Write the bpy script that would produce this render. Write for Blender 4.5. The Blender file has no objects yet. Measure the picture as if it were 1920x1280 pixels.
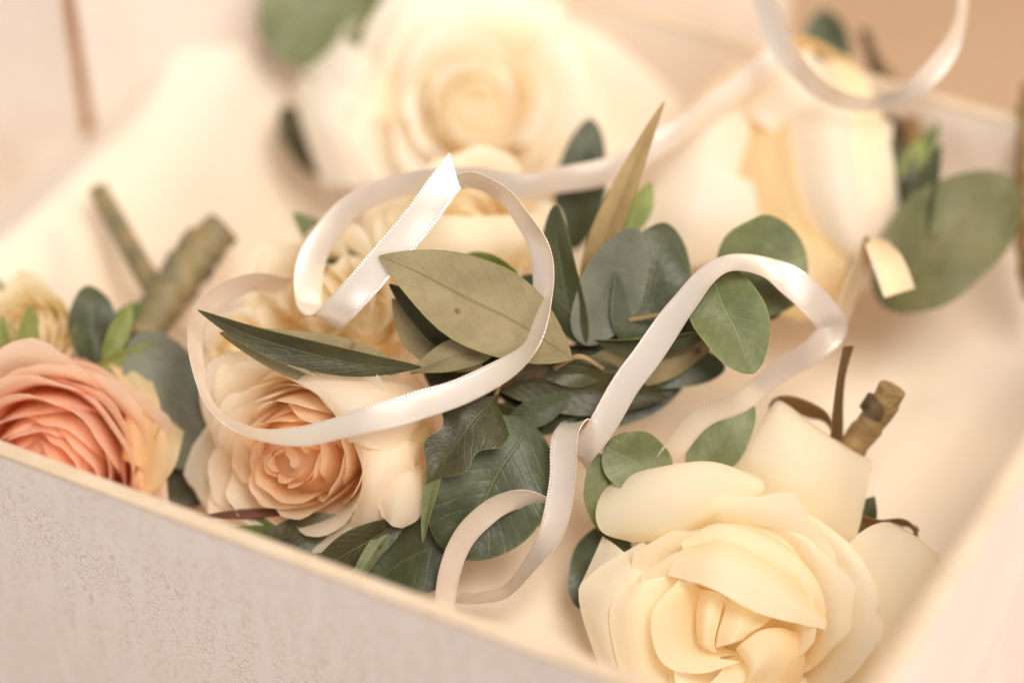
import bpy, math, random
from mathutils import Vector, Matrix, noise

# ------------------------------------------------------------------ camera, world, lights, exposure
S = 0.01                                    # everything below is in centimetres
PITCH = math.radians(46)
FWD = Vector((0, math.cos(PITCH), -math.sin(PITCH)))
UP = Vector((0, math.sin(PITCH), math.cos(PITCH)))
RIGHT = Vector((1, 0, 0))
DIST, LENS = 48.0, 90.0
FPX = LENS / 36 * 1920
FOCUS_POINT = Vector((0, 0, 3.75))
CAM = FOCUS_POINT - FWD * DIST
scene = bpy.context.scene
C = scene.collection
cam_data = bpy.data.cameras.new('camera')
cam_data.lens = LENS; cam_data.sensor_width = 36
cam_data.clip_start = 0.02; cam_data.clip_end = 50
cam_data.dof.use_dof = True
cam_data.dof.focus_distance = DIST * S
cam_data.dof.aperture_fstop = 3.2
cam = bpy.data.objects.new('camera', cam_data); C.objects.link(cam)
cam.matrix_world = Matrix((RIGHT, UP, -FWD)).transposed().to_4x4()
cam.location = CAM * S
scene.camera = cam

world = bpy.data.worlds.new('World'); scene.world = world; world.use_nodes = True
bg = world.node_tree.nodes['Background']
bg.inputs['Color'].default_value = (1.0, 0.92, 0.845, 1); bg.inputs['Strength'].default_value = 0.42

def area(name, loc, target, size, power, col):
    d = bpy.data.lights.new(name, 'AREA'); d.shape = 'DISK'; d.size = size * S; d.energy = power; d.color = col
    o = bpy.data.objects.new(name, d); C.objects.link(o)
    o.location = Vector(loc) * S
    o.rotation_euler = (Vector(target) - Vector(loc)).to_track_quat('-Z', 'Y').to_euler()
area('window_light', (18, -32, 75), (0, 2, 0), 36, 5.9, (1.0, 0.94, 0.85))
area('cool_fill', (-62, -52, 40), (0, 0, 0), 36, 1.25, (0.92, 0.94, 1.0))  # added cool fill from front left, lifts the box wall and ribbons
area('warm_lamp', (60, 35, 50), (0, 0, 0), 24, 2.1, (1.0, 0.70, 0.42))
area('fill_window', (64, -46, 34), (0, 0, 0), 40, 2.4, (1.0, 0.92, 0.90))
scene.view_settings.view_transform = 'Standard'
scene.view_settings.look = 'None'
scene.view_settings.exposure = 0.10
scene.cycles.diffuse_bounces = 14
scene.cycles.max_bounces = 18

# ------------------------------------------------------------------ helpers
def ray(px, py):
    return FWD + RIGHT * ((px - 960) / FPX) + UP * ((640 - py) / FPX)
def P(px, py, off=0.0):
    return CAM + ray(px, py) * (DIST + off)
def G(px, py, z):
    r = ray(px, py); return CAM + r * ((z - CAM.z) / r.z)
def camvec(x, y, z):                         # x right, y up in the picture, z towards the camera
    return (RIGHT * x + UP * y - FWD * z).normalized()
def empty(name, loc, label=None, cat=None, group=None):
    o = bpy.data.objects.new(name, None); C.objects.link(o); o.location = Vector(loc) * S; o.empty_display_size = .01
    tag(o, label, cat, group); return o
def tag(o, label=None, cat=None, group=None, kind=None):
    if label: o['label'] = label
    if cat: o['category'] = cat
    if group: o['group'] = group
    if kind: o['kind'] = kind
def world_of(o):
    m = Vector((0, 0, 0))
    while o is not None: m += o.location; o = o.parent
    return m
def link(name, verts, faces, mats, parent=None, uvs=None, midx=None, smooth=True, origin=None, sharp=False):
    me = bpy.data.meshes.new(name)
    org = Vector(origin) * S if origin is not None else (world_of(parent) if parent else Vector((0, 0, 0)))
    me.from_pydata([tuple(Vector(v) * S - org) for v in verts], [], faces)
    if not isinstance(mats, (list, tuple)): mats = [mats]
    for m in mats: me.materials.append(m)
    if uvs is not None:
        l = me.uv_layers.new(name='UVMap').data
        for i, lp in enumerate(me.loops): l[i].uv = uvs[lp.vertex_index]
    if midx: me.polygons.foreach_set('material_index', midx)
    if smooth: me.polygons.foreach_set('use_smooth', [True] * len(me.polygons))
    me.update()
    if sharp: me.set_sharp_from_angle(angle=math.radians(50))
    o = bpy.data.objects.new(name, me); C.objects.link(o)
    o.location = org - (world_of(parent) if parent else Vector((0, 0, 0)))
    if parent: o.parent = parent
    return o
def grid_faces(nu, nv, flip=False):
    f = []
    for j in range(nv - 1):
        for i in range(nu - 1):
            a = j * nu + i
            q = (a, a + 1, a + nu + 1, a + nu)
            f.append(q[::-1] if flip else q)
    return f
def cr(p0, p1, p2, p3, t):
    return 0.5 * ((2 * p1) + (p2 - p0) * t + (2 * p0 - 5 * p1 + 4 * p2 - p3) * t * t + (3 * p1 - p0 - 3 * p2 + p3) * t ** 3)
def spline(pts, n):
    out = []; m = len(pts) - 1
    for k in range(n):
        f = k / (n - 1) * m; i = min(int(f), m - 1); t = f - i
        p1, p2 = pts[i], pts[i + 1]
        p0 = pts[i - 1] if i else p1 * 2 - p2
        p3 = pts[i + 2] if i + 2 <= m else p2 * 2 - p1
        out.append(cr(p0, p1, p2, p3, t))
    return out
def smooth01(x): x = max(0.0, min(1.0, x)); return x * x * (3 - 2 * x)
def lin(r, g, b):
    f = lambda c: (c / 255 / 12.92) if c <= 10 else ((c / 255 + .055) / 1.055) ** 2.4
    return (f(r), f(g), f(b), 1)

# ------------------------------------------------------------------ materials
class NT:
    def __init__(s, name):
        s.m = bpy.data.materials.new(name); s.m.use_nodes = True; s.t = s.m.node_tree; s.t.nodes.clear()
        s.out = s.n('ShaderNodeOutputMaterial')
    def n(s, k, **kw):
        x = s.t.nodes.new(k)
        for a, v in kw.items(): setattr(x, a, v)
        return x
    def l(s, a, b): s.t.links.new(a, b)
    def math(s, op, a, b=0.0, c=0.0):
        x = s.n('ShaderNodeMath', operation=op)
        for i, v in enumerate((a, b, c)):
            if isinstance(v, (int, float)): x.inputs[i].default_value = v
            else: s.l(v, x.inputs[i])
        return x.outputs[0]
    def ramp(s, fac, a, b, c0=(0, 0, 0, 1), c1=(1, 1, 1, 1)):
        x = s.n('ShaderNodeMapRange', interpolation_type='SMOOTHSTEP'); s.l(fac, x.inputs[0])
        x.inputs[1].default_value = a; x.inputs[2].default_value = b
        return x.outputs[0]
    def mix(s, fac, a, b):
        x = s.n('ShaderNodeMix', data_type='RGBA')
        for i, v in ((0, fac), (6, a), (7, b)):
            if isinstance(v, (int, float, tuple)): x.inputs[i].default_value = v
            else: s.l(v, x.inputs[i])
        return x.outputs[2]
    def noise(s, vec, scale, detail=3, rough=.5):
        x = s.n('ShaderNodeTexNoise'); x.inputs['Scale'].default_value = scale
        x.inputs['Detail'].default_value = detail; x.inputs['Roughness'].default_value = rough
        if vec is not None: s.l(vec, x.inputs['Vector'])
        return x.outputs['Fac']
    def mapping(s, vec, sc):
        x = s.n('ShaderNodeMapping'); x.inputs['Scale'].default_value = sc; s.l(vec, x.inputs['Vector']); return x.outputs[0]
    def bump(s, h, strength, dist):
        x = s.n('ShaderNodeBump'); x.inputs['Strength'].default_value = strength; x.inputs['Distance'].default_value = dist
        s.l(h, x.inputs['Height']); return x.outputs[0]
    def bsdf(s, col, rough=.5, spec=.5, nrm=None, **kw):
        x = s.n('ShaderNodeBsdfPrincipled')
        if isinstance(col, tuple): x.inputs['Base Color'].default_value = col
        else: s.l(col, x.inputs['Base Color'])
        if isinstance(rough, (int, float)): x.inputs['Roughness'].default_value = rough
        else: s.l(rough, x.inputs['Roughness'])
        x.inputs['Specular IOR Level'].default_value = spec
        if nrm is not None: s.l(nrm, x.inputs['Normal'])
        for k, v in kw.items(): x.inputs[k.replace('_', ' ')].default_value = v
        return x

def petal_mat(name, tip, base, deep, trans=.56, streak=.2):
    t = NT(name)
    uv = t.n('ShaderNodeUVMap').outputs[0]
    sep = t.n('ShaderNodeSeparateXYZ'); t.l(uv, sep.inputs[0])
    u, v = sep.outputs[0], sep.outputs[1]
    geo = t.n('ShaderNodeNewGeometry'); obj = t.n('ShaderNodeTexCoord').outputs['Object']
    veins = t.noise(t.mapping(uv, (46, 3.0, 1)), 1.0, 3, .6)
    mott = t.noise(obj, 90, 4, .6)
    col = t.mix(t.ramp(v, .05, .75), base, tip)
    col = t.mix(t.ramp(v, .0, .28), deep, col)
    col = t.mix(t.math('MULTIPLY', t.ramp(mott, .45, .75), .22), col, base)
    edge = t.ramp(t.math('ABSOLUTE', t.math('SUBTRACT', u, .5)), .475, .5)
    edge = t.math('MAXIMUM', edge, t.ramp(v, .97, 1.0))
    spots = t.ramp(t.noise(obj, 300, 2, .5), .55, .8)
    col = t.mix(t.math('MULTIPLY', edge, t.math('MULTIPLY', spots, .65)), col, lin(206, 160, 104))
    col = t.mix(t.math('MULTIPLY', t.ramp(veins, .48, .78), .3), col, base)
    nrm = t.bump(t.math('ADD', t.math('MULTIPLY', veins, .8), t.math('MULTIPLY', mott, .7)), streak, .0006)
    b = t.bsdf(col, .6, .2, nrm)
    tr = t.n('ShaderNodeBsdfTranslucent'); t.l(col, tr.inputs['Color']); t.l(nrm, tr.inputs['Normal'])
    mx = t.n('ShaderNodeMixShader'); mx.inputs[0].default_value = trans
    t.l(b.outputs[0], mx.inputs[1]); t.l(tr.outputs[0], mx.inputs[2]); t.l(mx.outputs[0], t.out.inputs[0])
    return t.m

def leaf_mat(name, c1, c2, rib, rough=.5, spec=.4, edge_col=None, bloom=None):
    t = NT(name)
    uv = t.n('ShaderNodeUVMap').outputs[0]
    sep = t.n('ShaderNodeSeparateXYZ'); t.l(uv, sep.inputs[0])
    au = t.math('ABSOLUTE', t.math('SUBTRACT', sep.outputs[0], .5))
    obj = t.n('ShaderNodeTexCoord').outputs['Object']
    n1 = t.noise(obj, 110, 5, .65); n2 = t.noise(obj, 700, 3, .6)
    col = t.mix(t.ramp(n1, .35, .65), c1, c2)
    col = t.mix(t.math('MULTIPLY', t.ramp(n2, .45, .7), .3), col, c1)
    if bloom: col = t.mix(t.math('MULTIPLY', t.ramp(t.noise(obj, 60, 4, .7), .45, .7), .6), col, bloom)
    # side veins run at a slant from the midrib
    w = t.n('ShaderNodeTexWave', wave_type='BANDS', bands_direction='Y'); w.inputs['Scale'].default_value = 3.2
    w.inputs['Distortion'].default_value = 2.2; w.inputs['Detail'].default_value = 2
    cmb = t.n('ShaderNodeCombineXYZ'); t.l(sep.outputs[0], cmb.inputs[0])
    t.l(t.math('SUBTRACT', sep.outputs[1], t.math('MULTIPLY', au, .55)), cmb.inputs[1]); t.l(cmb.outputs[0], w.inputs['Vector'])
    sv = t.ramp(w.outputs['Fac'], .8, 1.0)
    ribm = t.math('SUBTRACT', 1.0, t.ramp(au, .006, .022))
    col = t.mix(t.math('MULTIPLY', ribm, .6), col, rib)
    col = t.mix(t.math('MULTIPLY', sv, .06), col, rib)
    col = t.mix(t.math('MULTIPLY', t.ramp(au, .47, .497), .8), col, edge_col or rib)  # margin tint: rim highlight put into the leaf colour; sepals get their own red
    sp = t.n('ShaderNodeTexVoronoi', feature='F1'); sp.inputs['Scale'].default_value = 210; t.l(obj, sp.inputs['Vector'])
    spot = t.math('MULTIPLY', t.math('SUBTRACT', 1.0, t.ramp(sp.outputs['Distance'], .08, .2)), t.ramp(t.noise(obj, 130, 1), .58, .66))
    col = t.mix(t.math('MULTIPLY', spot, .8), col, lin(96, 62, 40))
    h = t.math('ADD', t.math('MULTIPLY', n2, .5), t.math('SUBTRACT', t.math('MULTIPLY', n1, .6), t.math('MULTIPLY', t.math('MAXIMUM', ribm, t.math('MULTIPLY', sv, .12)), .8)))
    b = t.bsdf(col, rough, spec, t.bump(h, .5, .0006))
    tr = t.n('ShaderNodeBsdfTranslucent'); t.l(col, tr.inputs['Color'])
    mx = t.n('ShaderNodeMixShader'); mx.inputs[0].default_value = .08
    t.l(b.outputs[0], mx.inputs[1]); t.l(tr.outputs[0], mx.inputs[2]); t.l(mx.outputs[0], t.out.inputs[0])
    return t.m

def ribbon_mat(name, col, aniso=.6, rough=.34, edge=lin(246, 232, 220)):
    t = NT(name)
    uv = t.n('ShaderNodeUVMap').outputs[0]
    sep = t.n('ShaderNodeSeparateXYZ'); t.l(uv, sep.inputs[0])       # u 0..1 across, v in centimetres along
    au = t.math('ABSOLUTE', t.math('SUBTRACT', sep.outputs[0], .5))
    em = t.ramp(au, .40, .44)
    bead = t.math('SINE', t.math('MULTIPLY', sep.outputs[1], 2 * math.pi / .062))
    inner = t.math('SUBTRACT', 1.0, t.ramp(t.math('ABSOLUTE', t.math('SUBTRACT', au, .385)), .0, .02))
    weave = t.math('MULTIPLY', t.math('SINE', t.math('MULTIPLY', sep.outputs[1], 2 * math.pi / .05)),
                   t.math('SINE', t.math('ADD', t.math('MULTIPLY', sep.outputs[0], 2 * math.pi * 11), t.math('MULTIPLY', sep.outputs[1], 60))))
    streak = t.noise(t.mapping(uv, (60, 1.2, 1)), 1, 3, .6)
    h = t.math('ADD', t.math('MULTIPLY', t.math('MULTIPLY', em, bead), .9), t.math('ADD', t.math('MULTIPLY', weave, .3), t.math('MULTIPLY', streak, .8)))
    h = t.math('SUBTRACT', h, t.math('MULTIPLY', inner, .9))
    c = t.mix(t.math('MULTIPLY', em, .6), col, edge)
    c = t.mix(t.math('MULTIPLY', t.math('MAXIMUM', t.math('MULTIPLY', bead, em), 0.0), .3), c, lin(210, 184, 158))
    tan = t.n('ShaderNodeTangent', direction_type='UV_MAP')
    b = t.bsdf(c, rough, .6, t.bump(h, .5, .00006), Anisotropic=aniso, Metallic=.5)
    t.l(tan.outputs[0], b.inputs['Tangent'])
    tr = t.n('ShaderNodeBsdfTranslucent'); t.l(c, tr.inputs['Color'])
    mx = t.n('ShaderNodeMixShader'); mx.inputs[0].default_value = .16
    t.l(b.outputs[0], mx.inputs[1]); t.l(tr.outputs[0], mx.inputs[2]); t.l(mx.outputs[0], t.out.inputs[0])
    return t.m

def simple_mat(name, c1, c2, scale, rough=.6, spec=.3, bump=.3, bdist=.0005, stretch=(1, 1, 1), **kw):
    t = NT(name)
    obj = t.mapping(t.n('ShaderNodeTexCoord').outputs['Object'], stretch)
    n1 = t.noise(obj, scale, 5, .6)
    b = t.bsdf(t.mix(t.ramp(n1, .35, .65), c1, c2), rough, spec, t.bump(t.noise(obj, scale * 4, 4, .6), bump, bdist), **kw)
    t.l(b.outputs[0], t.out.inputs[0]); return t.m

def embossed_mat(name):
    t = NT(name)
    uv = t.n('ShaderNodeUVMap').outputs[0]                            # centimetres along and up the wall
    warp = t.n('ShaderNodeTexNoise'); warp.inputs['Scale'].default_value = 3.0; warp.inputs['Detail'].default_value = 2
    t.l(uv, warp.inputs['Vector'])
    add = t.n('ShaderNodeVectorMath', operation='MULTIPLY_ADD')
    t.l(warp.outputs['Color'], add.inputs[0]); add.inputs[1].default_value = (.35, .35, 0); t.l(uv, add.inputs[2])
    vo = t.n('ShaderNodeTexVoronoi', feature='DISTANCE_TO_EDGE'); vo.inputs['Scale'].default_value = 9.5
    t.l(t.mapping(add.outputs[0], (1.0, .62, 1)), vo.inputs['Vector'])
    line = t.math('SUBTRACT', 1.0, t.ramp(vo.outputs['Distance'], .0, .11))
    rows = t.noise(t.mapping(uv, (3.4, .55, 1)), 1.0, 3, .55)
    brk = t.noise(t.mapping(uv, (1, 1, 1)), 9, 2, .5)
    mask = t.math('MULTIPLY', t.ramp(rows, .34, .58), t.ramp(brk, .30, .56))
    fine = t.noise(uv, 30, 3, .6)
    ln = t.math('MULTIPLY', line, mask)
    h = t.math('ADD', t.math('MULTIPLY', ln, -1.0), t.math('MULTIPLY', fine, .25))
    col = t.mix(t.math('MULTIPLY', ln, .62), lin(228, 224, 223), lin(196, 180, 166))
    b = t.bsdf(col, .5, .4, t.bump(h, .28, .0005)); t.l(b.outputs[0], t.out.inputs[0]); return t.m

def cloth_mat(name):
    t = NT(name)
    obj = t.n('ShaderNodeTexCoord').outputs['Object']
    w1 = t.n('ShaderNodeTexWave', bands_direction='X'); w1.inputs['Scale'].default_value = 900; t.l(obj, w1.inputs['Vector'])
    w2 = t.n('ShaderNodeTexWave', bands_direction='Y'); w2.inputs['Scale'].default_value = 900; t.l(obj, w2.inputs['Vector'])
    h = t.math('ADD', w1.outputs['Fac'], w2.outputs['Fac'])
    b = t.bsdf(lin(234, 220, 202), .6, .3, t.bump(h, .15, .0002), Sheen_Weight=.2)
    t.l(b.outputs[0], t.out.inputs[0]); return t.m

M_cream = petal_mat('cream_petal', lin(255, 248, 230), lin(255, 242, 204), lin(255, 232, 164))
M_creamh = petal_mat('cream_heart', lin(255, 246, 222), lin(255, 239, 202), lin(255, 228, 172), .58)
M_peachh = petal_mat('peach_heart', lin(255, 234, 204), lin(255, 217, 172), lin(255, 199, 142), .68)
M_peachm = petal_mat('peach_middle', lin(255, 240, 216), lin(255, 226, 188), lin(255, 208, 154), .64)
M_pinkh = petal_mat('pink_heart', lin(255, 229, 210), lin(255, 216, 192), lin(255, 198, 166), .68)
M_pinkm = petal_mat('pink_middle', lin(255, 235, 217), lin(255, 222, 198), lin(255, 202, 168), .68)
M_ivory = petal_mat('ivory_petal', lin(255, 251, 243), lin(255, 247, 226), lin(254, 236, 188))
M_peach = petal_mat('peach_petal', lin(255, 247, 231), lin(255, 237, 208), lin(255, 216, 164), .62)
M_pink = petal_mat('pink_petal', lin(255, 233, 214), lin(255, 217, 192), lin(255, 186, 154), .64)
M_warm = petal_mat('warm_cream_petal', lin(255, 245, 218), lin(255, 226, 160), lin(255, 206, 118))
M_glow = petal_mat('recess_glow_petal', lin(255, 242, 208), lin(255, 232, 182), lin(255, 216, 148), .6)  # apricot glow of the open rose's recess put into the petal colour
M_rim = petal_mat('greenish_petal', lin(252, 242, 216), lin(246, 234, 180), lin(200, 206, 112))
M_yel = petal_mat('yellowing_petal', lin(255, 236, 194), lin(252, 220, 162), lin(222, 206, 124))
M_olvg = leaf_mat('olive_green', lin(120, 118, 80), lin(102, 102, 66), lin(132, 128, 86), .5, .35)
M_euc = leaf_mat('eucalyptus_face', lin(116, 122, 80), lin(96, 104, 66), lin(144, 148, 106), .48, .4, lin(134, 138, 84), lin(142, 146, 114))
M_eucd = leaf_mat('dark_eucalyptus_face', lin(76, 82, 54), lin(56, 63, 40), lin(104, 110, 72), .43, .45, lin(102, 110, 60), lin(88, 97, 72))
M_olv = leaf_mat('olive_underside', lin(150, 136, 102), lin(136, 122, 90), lin(124, 106, 72), .65, .25, lin(132, 128, 70))
M_olvd = leaf_mat('olive_face', lin(72, 68, 38), lin(54, 52, 30), lin(98, 98, 60), .42, .45, lin(110, 116, 56))
M_grey = leaf_mat('grey_leaf_face', lin(110, 112, 96), lin(96, 98, 82), lin(130, 128, 104), .5, .4, lin(128, 126, 92))
M_tan = leaf_mat('tan_blade', lin(176, 150, 104), lin(160, 134, 90), lin(132, 110, 68), .6, .3)
M_green = leaf_mat('fresh_green', lin(138, 146, 82), lin(118, 128, 68), lin(160, 166, 104), .5, .35)
M_sepal = leaf_mat('sepal_green', lin(96, 112, 52), lin(78, 92, 42), lin(120, 60, 40), .55, .3, lin(128, 64, 44))
M_red = leaf_mat('red_sepal', lin(100, 58, 42), lin(82, 50, 36), lin(140, 80, 50), .5, .35)
M_satin = ribbon_mat('satin_ribbon', lin(250, 240, 229), .6, .29)
M_satinw = ribbon_mat('cream_satin', lin(232, 210, 174), 0.0, .6)
M_bronze = ribbon_mat('bronze_satin', lin(132, 104, 66), .6, .4, lin(150, 120, 80))
M_tape = simple_mat('stem_tape', lin(158, 128, 82), lin(126, 100, 60), 160, .42, .5, .4, .0006, (1, 1, 3))
M_tapeg = simple_mat('grey_stem_tape', lin(116, 108, 82), lin(146, 128, 88), 160, .5, .4, .4, .0006)
M_stem = simple_mat('stem_skin', lin(112, 118, 70), lin(140, 130, 84), 160, .55, .35)
M_darkw = simple_mat('wire_dark', lin(96, 76, 46), lin(64, 52, 34), 300, .5, .4)
M_wall = embossed_mat('embossed_paper')
M_card = simple_mat('white_card', lin(238, 226, 214), lin(232, 219, 206), 40, .55, .3, .15)
M_edge = simple_mat('card_edge', lin(208, 189, 166), lin(200, 180, 156), 120, .7, .2, .3)
M_cloth = cloth_mat('lining_fabric')
M_table = simple_mat('table_top', lin(196, 168, 138), lin(184, 154, 126), 12, .5, .3, .1)
M_outer = simple_mat('pale_card', lin(228, 220, 217), lin(222, 212, 208), 40, .55, .3, .15)
M_inner = simple_mat('warm_card', lin(232, 196, 156), lin(226, 188, 146), 40, .6, .25, .15)
M_kraft = simple_mat('kraft_edge', lin(186, 140, 100), lin(170, 126, 88), 80, .7, .2)

# ------------------------------------------------------------------ box, table, cloth
FLOOR = -1.2; RIM = 3.3; RIMR = 6.2; BOTTOM = -5.0
rng = random.Random(4)
A0 = G(0, 850, RIM); A1 = G(1160, 1280, RIM)
e1 = (A1 - A0); e1.z = 0; e1.normalize()
e2 = Vector((-e1.y, e1.x, 0))
def xy(p): return Vector((p.x, p.y, 0))
def wall_coords(p): return xy(p).dot(e1), xy(p).dot(e2)
s_front = wall_coords(A0)[1]
t_right = wall_coords(G(1640, 1280, RIMR))[0]
s_back = wall_coords(G(1835, 215, RIM))[1]
t_left = wall_coords(G(110, 250, 1.0))[0] - 2.2
def W(t, s, z): return e1 * t + e2 * s + Vector((0, 0, z))
def slab(name, parent, t0, t1, s0, s1, z0, z1, mats, origin=None):
    """A box along the walls; material 0 on the upright faces, 1 on the top."""
    c = [W(t, s, z) for z in (z0, z1) for (t, s) in ((t0, s0), (t1, s0), (t1, s1), (t0, s1))]
    verts, faces, uvs, mi = [], [], [], []
    for q, m in (((0, 1, 5, 4), 0), ((1, 2, 6, 5), 0), ((2, 3, 7, 6), 0), ((3, 0, 4, 7), 0), ((4, 5, 6, 7), 1), ((3, 2, 1, 0), 0)):
        b = len(verts); p = [c[i] for i in q]; verts += p; faces.append((b, b + 1, b + 2, b + 3)); mi.append(min(m, len(mats) - 1))
        du = (p[1] - p[0]).length; dv = (p[3] - p[0]).length
        uvs += [(0, 0), (du, 0), (du, dv), (0, dv)]
    return link(name, verts, faces, mats, parent, uvs, mi, smooth=False, origin=origin)
tb = link('table', [(-150, -120, -5.4), (150, -120, -5.4), (150, 200, -5.4), (-150, 200, -5.4)], [(0, 1, 2, 3)], M_table, smooth=False)
tag(tb, 'beige table top under the flower box', 'table', kind='structure')
box = empty('flower_box', W((t_left + t_right) / 2, (s_front + s_back) / 2, BOTTOM), 'white embossed cardboard box holding the rose boutonnieres', 'box')
TH = .27
def bwall(t0, t1, s0, s1, top):
    w = slab('wall', box, t0, t1, s0, s1, BOTTOM, top - .06, [M_card if s0 > s_front + 1 else M_wall])
    slab('rim', w, t0 - .012, t1 + .012, s0 - .012, s1 + .012, top - .06, top, [M_edge, M_edge])
bwall(t_left, t_right + .2, s_front, s_front + TH, RIM)
q0, q1 = G(1640, 1280, RIMR), G(1920, 830, RIMR); er = xy(q1 - q0).normalized(); er_n = Vector((er.y, -er.x, 0))
def swall(a, b, z0, z1, mats, parent, grow=0.0):
    c = [a - er_n * grow, a + er_n * (TH + grow), b + er_n * (TH + grow), b - er_n * grow]
    v, f, uv = [], [], []
    k = [Vector((p.x, p.y, z)) for z in (z0, z1) for p in c]
    for q in ((0, 1, 5, 4), (1, 2, 6, 5), (2, 3, 7, 6), (3, 0, 4, 7), (4, 5, 6, 7), (3, 2, 1, 0)):
        n = len(v); p = [k[i] for i in q]; v += p; f.append((n, n + 1, n + 2, n + 3))
        du, dv = (p[1] - p[0]).length, (p[3] - p[0]).length; uv += [(0, 0), (du, 0), (du, dv), (0, dv)]
    return link('wall' if parent is box else 'rim', v, f, mats, parent, uv, smooth=False)
qa, qb = xy(q0) - er * 3.2, xy(q1) + er * 9
rw = swall(qa, qb, BOTTOM, RIMR - .06, [M_outer], box)
swall(qa, qb, RIMR - .06, RIMR, [M_edge], rw, .012)
bwall(t_left, t_right + 6.5, s_back, s_back + TH, RIM)
bwall(t_left - TH - .02, t_left - .02, s_front, s_back, .4)
slab('base', box, t_left, t_right, s_front + TH, s_back, BOTTOM - .2, BOTTOM, [M_card])
# lining cloth: a sheet over the stuffing in the box, bunched up along the left
ra, rb = xy(G(0, 375, 2.6)), xy(G(400, 0, 2.6)); rd = (rb - ra).normalized(); rn = Vector((-rd.y, rd.x, 0))
t_fold = wall_coords(G(1560, 60, 2.0))[0]
def cloth_z(p, t, s):
    d = (xy(p) - ra).dot(rn)                     # > 0 beyond the ridge
    z = FLOOR + .35 * (noise.noise(p * .22) ) + .16 * noise.noise(Vector((p.x * .5, p.y * .3, 7)))
    z += .25 * abs(noise.noise(Vector((p.dot(rn) * .55, p.dot(rd) * .12, 3.3))))
    z += 2.7 * smooth01((d + 4.6) / 4.6) ** 1.3 if d < 0 else 2.7 - .9 * min(d, 5)
    z += 1.2 * smooth01(1 - (s - s_front - TH) / 1.3) * .6
    z += 1.0 * smooth01(1 - (s_back - s) / 1.6) + 2.9 * smooth01(1 - (s_back - s) / 6.0) * smooth01((t_fold - t) / 5)
    return z
n_t, n_s = 120, 90
vs, uvs = [], []
for j in range(n_s):
    s = s_front + TH + .02 + (s_back - s_front - TH - .04) * j / (n_s - 1)
    for i in range(n_t):
        t1_ = (qa - er_n * .05).dot(e1) + (s - (qa).dot(e2)) * er.dot(e1) / er.dot(e2); t = t_left - 3 + (t1_ - t_left + 3) * i / (n_t - 1)
        p = W(t, s, 0); vs.append(W(t, s, cloth_z(p, t, s))); uvs.append((t, s))
cloth = link('lining_cloth', vs, grid_faces(n_t, n_s), M_cloth, None, uvs, origin=W(0, (s_front + s_back) / 2, FLOOR))
tag(cloth, 'white lining cloth spread over the inside of the box under the flowers', 'cloth')
# tall pale carton behind the cloth, upper left, with a kraft seam at its corner
co = G(176, 330, -1.0); co = xy(co)
lid = empty('carton', co + Vector((0, 0, -5.4)), 'tall pale carton with a brown corner seam standing behind the cloth at upper left', 'carton')
dl, dr = (-e1 * .94 - e2 * .2).normalized(), (e1 * .75 + e2 * .55).normalized()
def panel(name, a, d, length, z0, z1, th, mat, inset=0.0):
    n = Vector((-d.y, d.x, 0)) * th
    if n.y < 0: n = -n
    a = a + d * inset
    q = [a, a + d * length, a + d * length + n, a + n]
    v = [x + Vector((0, 0, z)) for z in (z0, z1) for x in q]
    f = [(0, 1, 5, 4), (1, 2, 6, 5), (2, 3, 7, 6), (3, 0, 4, 7), (4, 5, 6, 7), (3, 2, 1, 0)]
    return link(name, v, f, mat, lid, smooth=False)
panel('side_panel', co, dl, 14, -5.4, 9, .3, M_card, .18)
panel('front_panel', co, dr, 16, -5.4, 9, .3, M_card, .18)
panel('seam', co + Vector((0, .25, 0)), Vector((1, 0, 0)), .26, -5.4, 8.9, .4, M_kraft, -.13)

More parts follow.
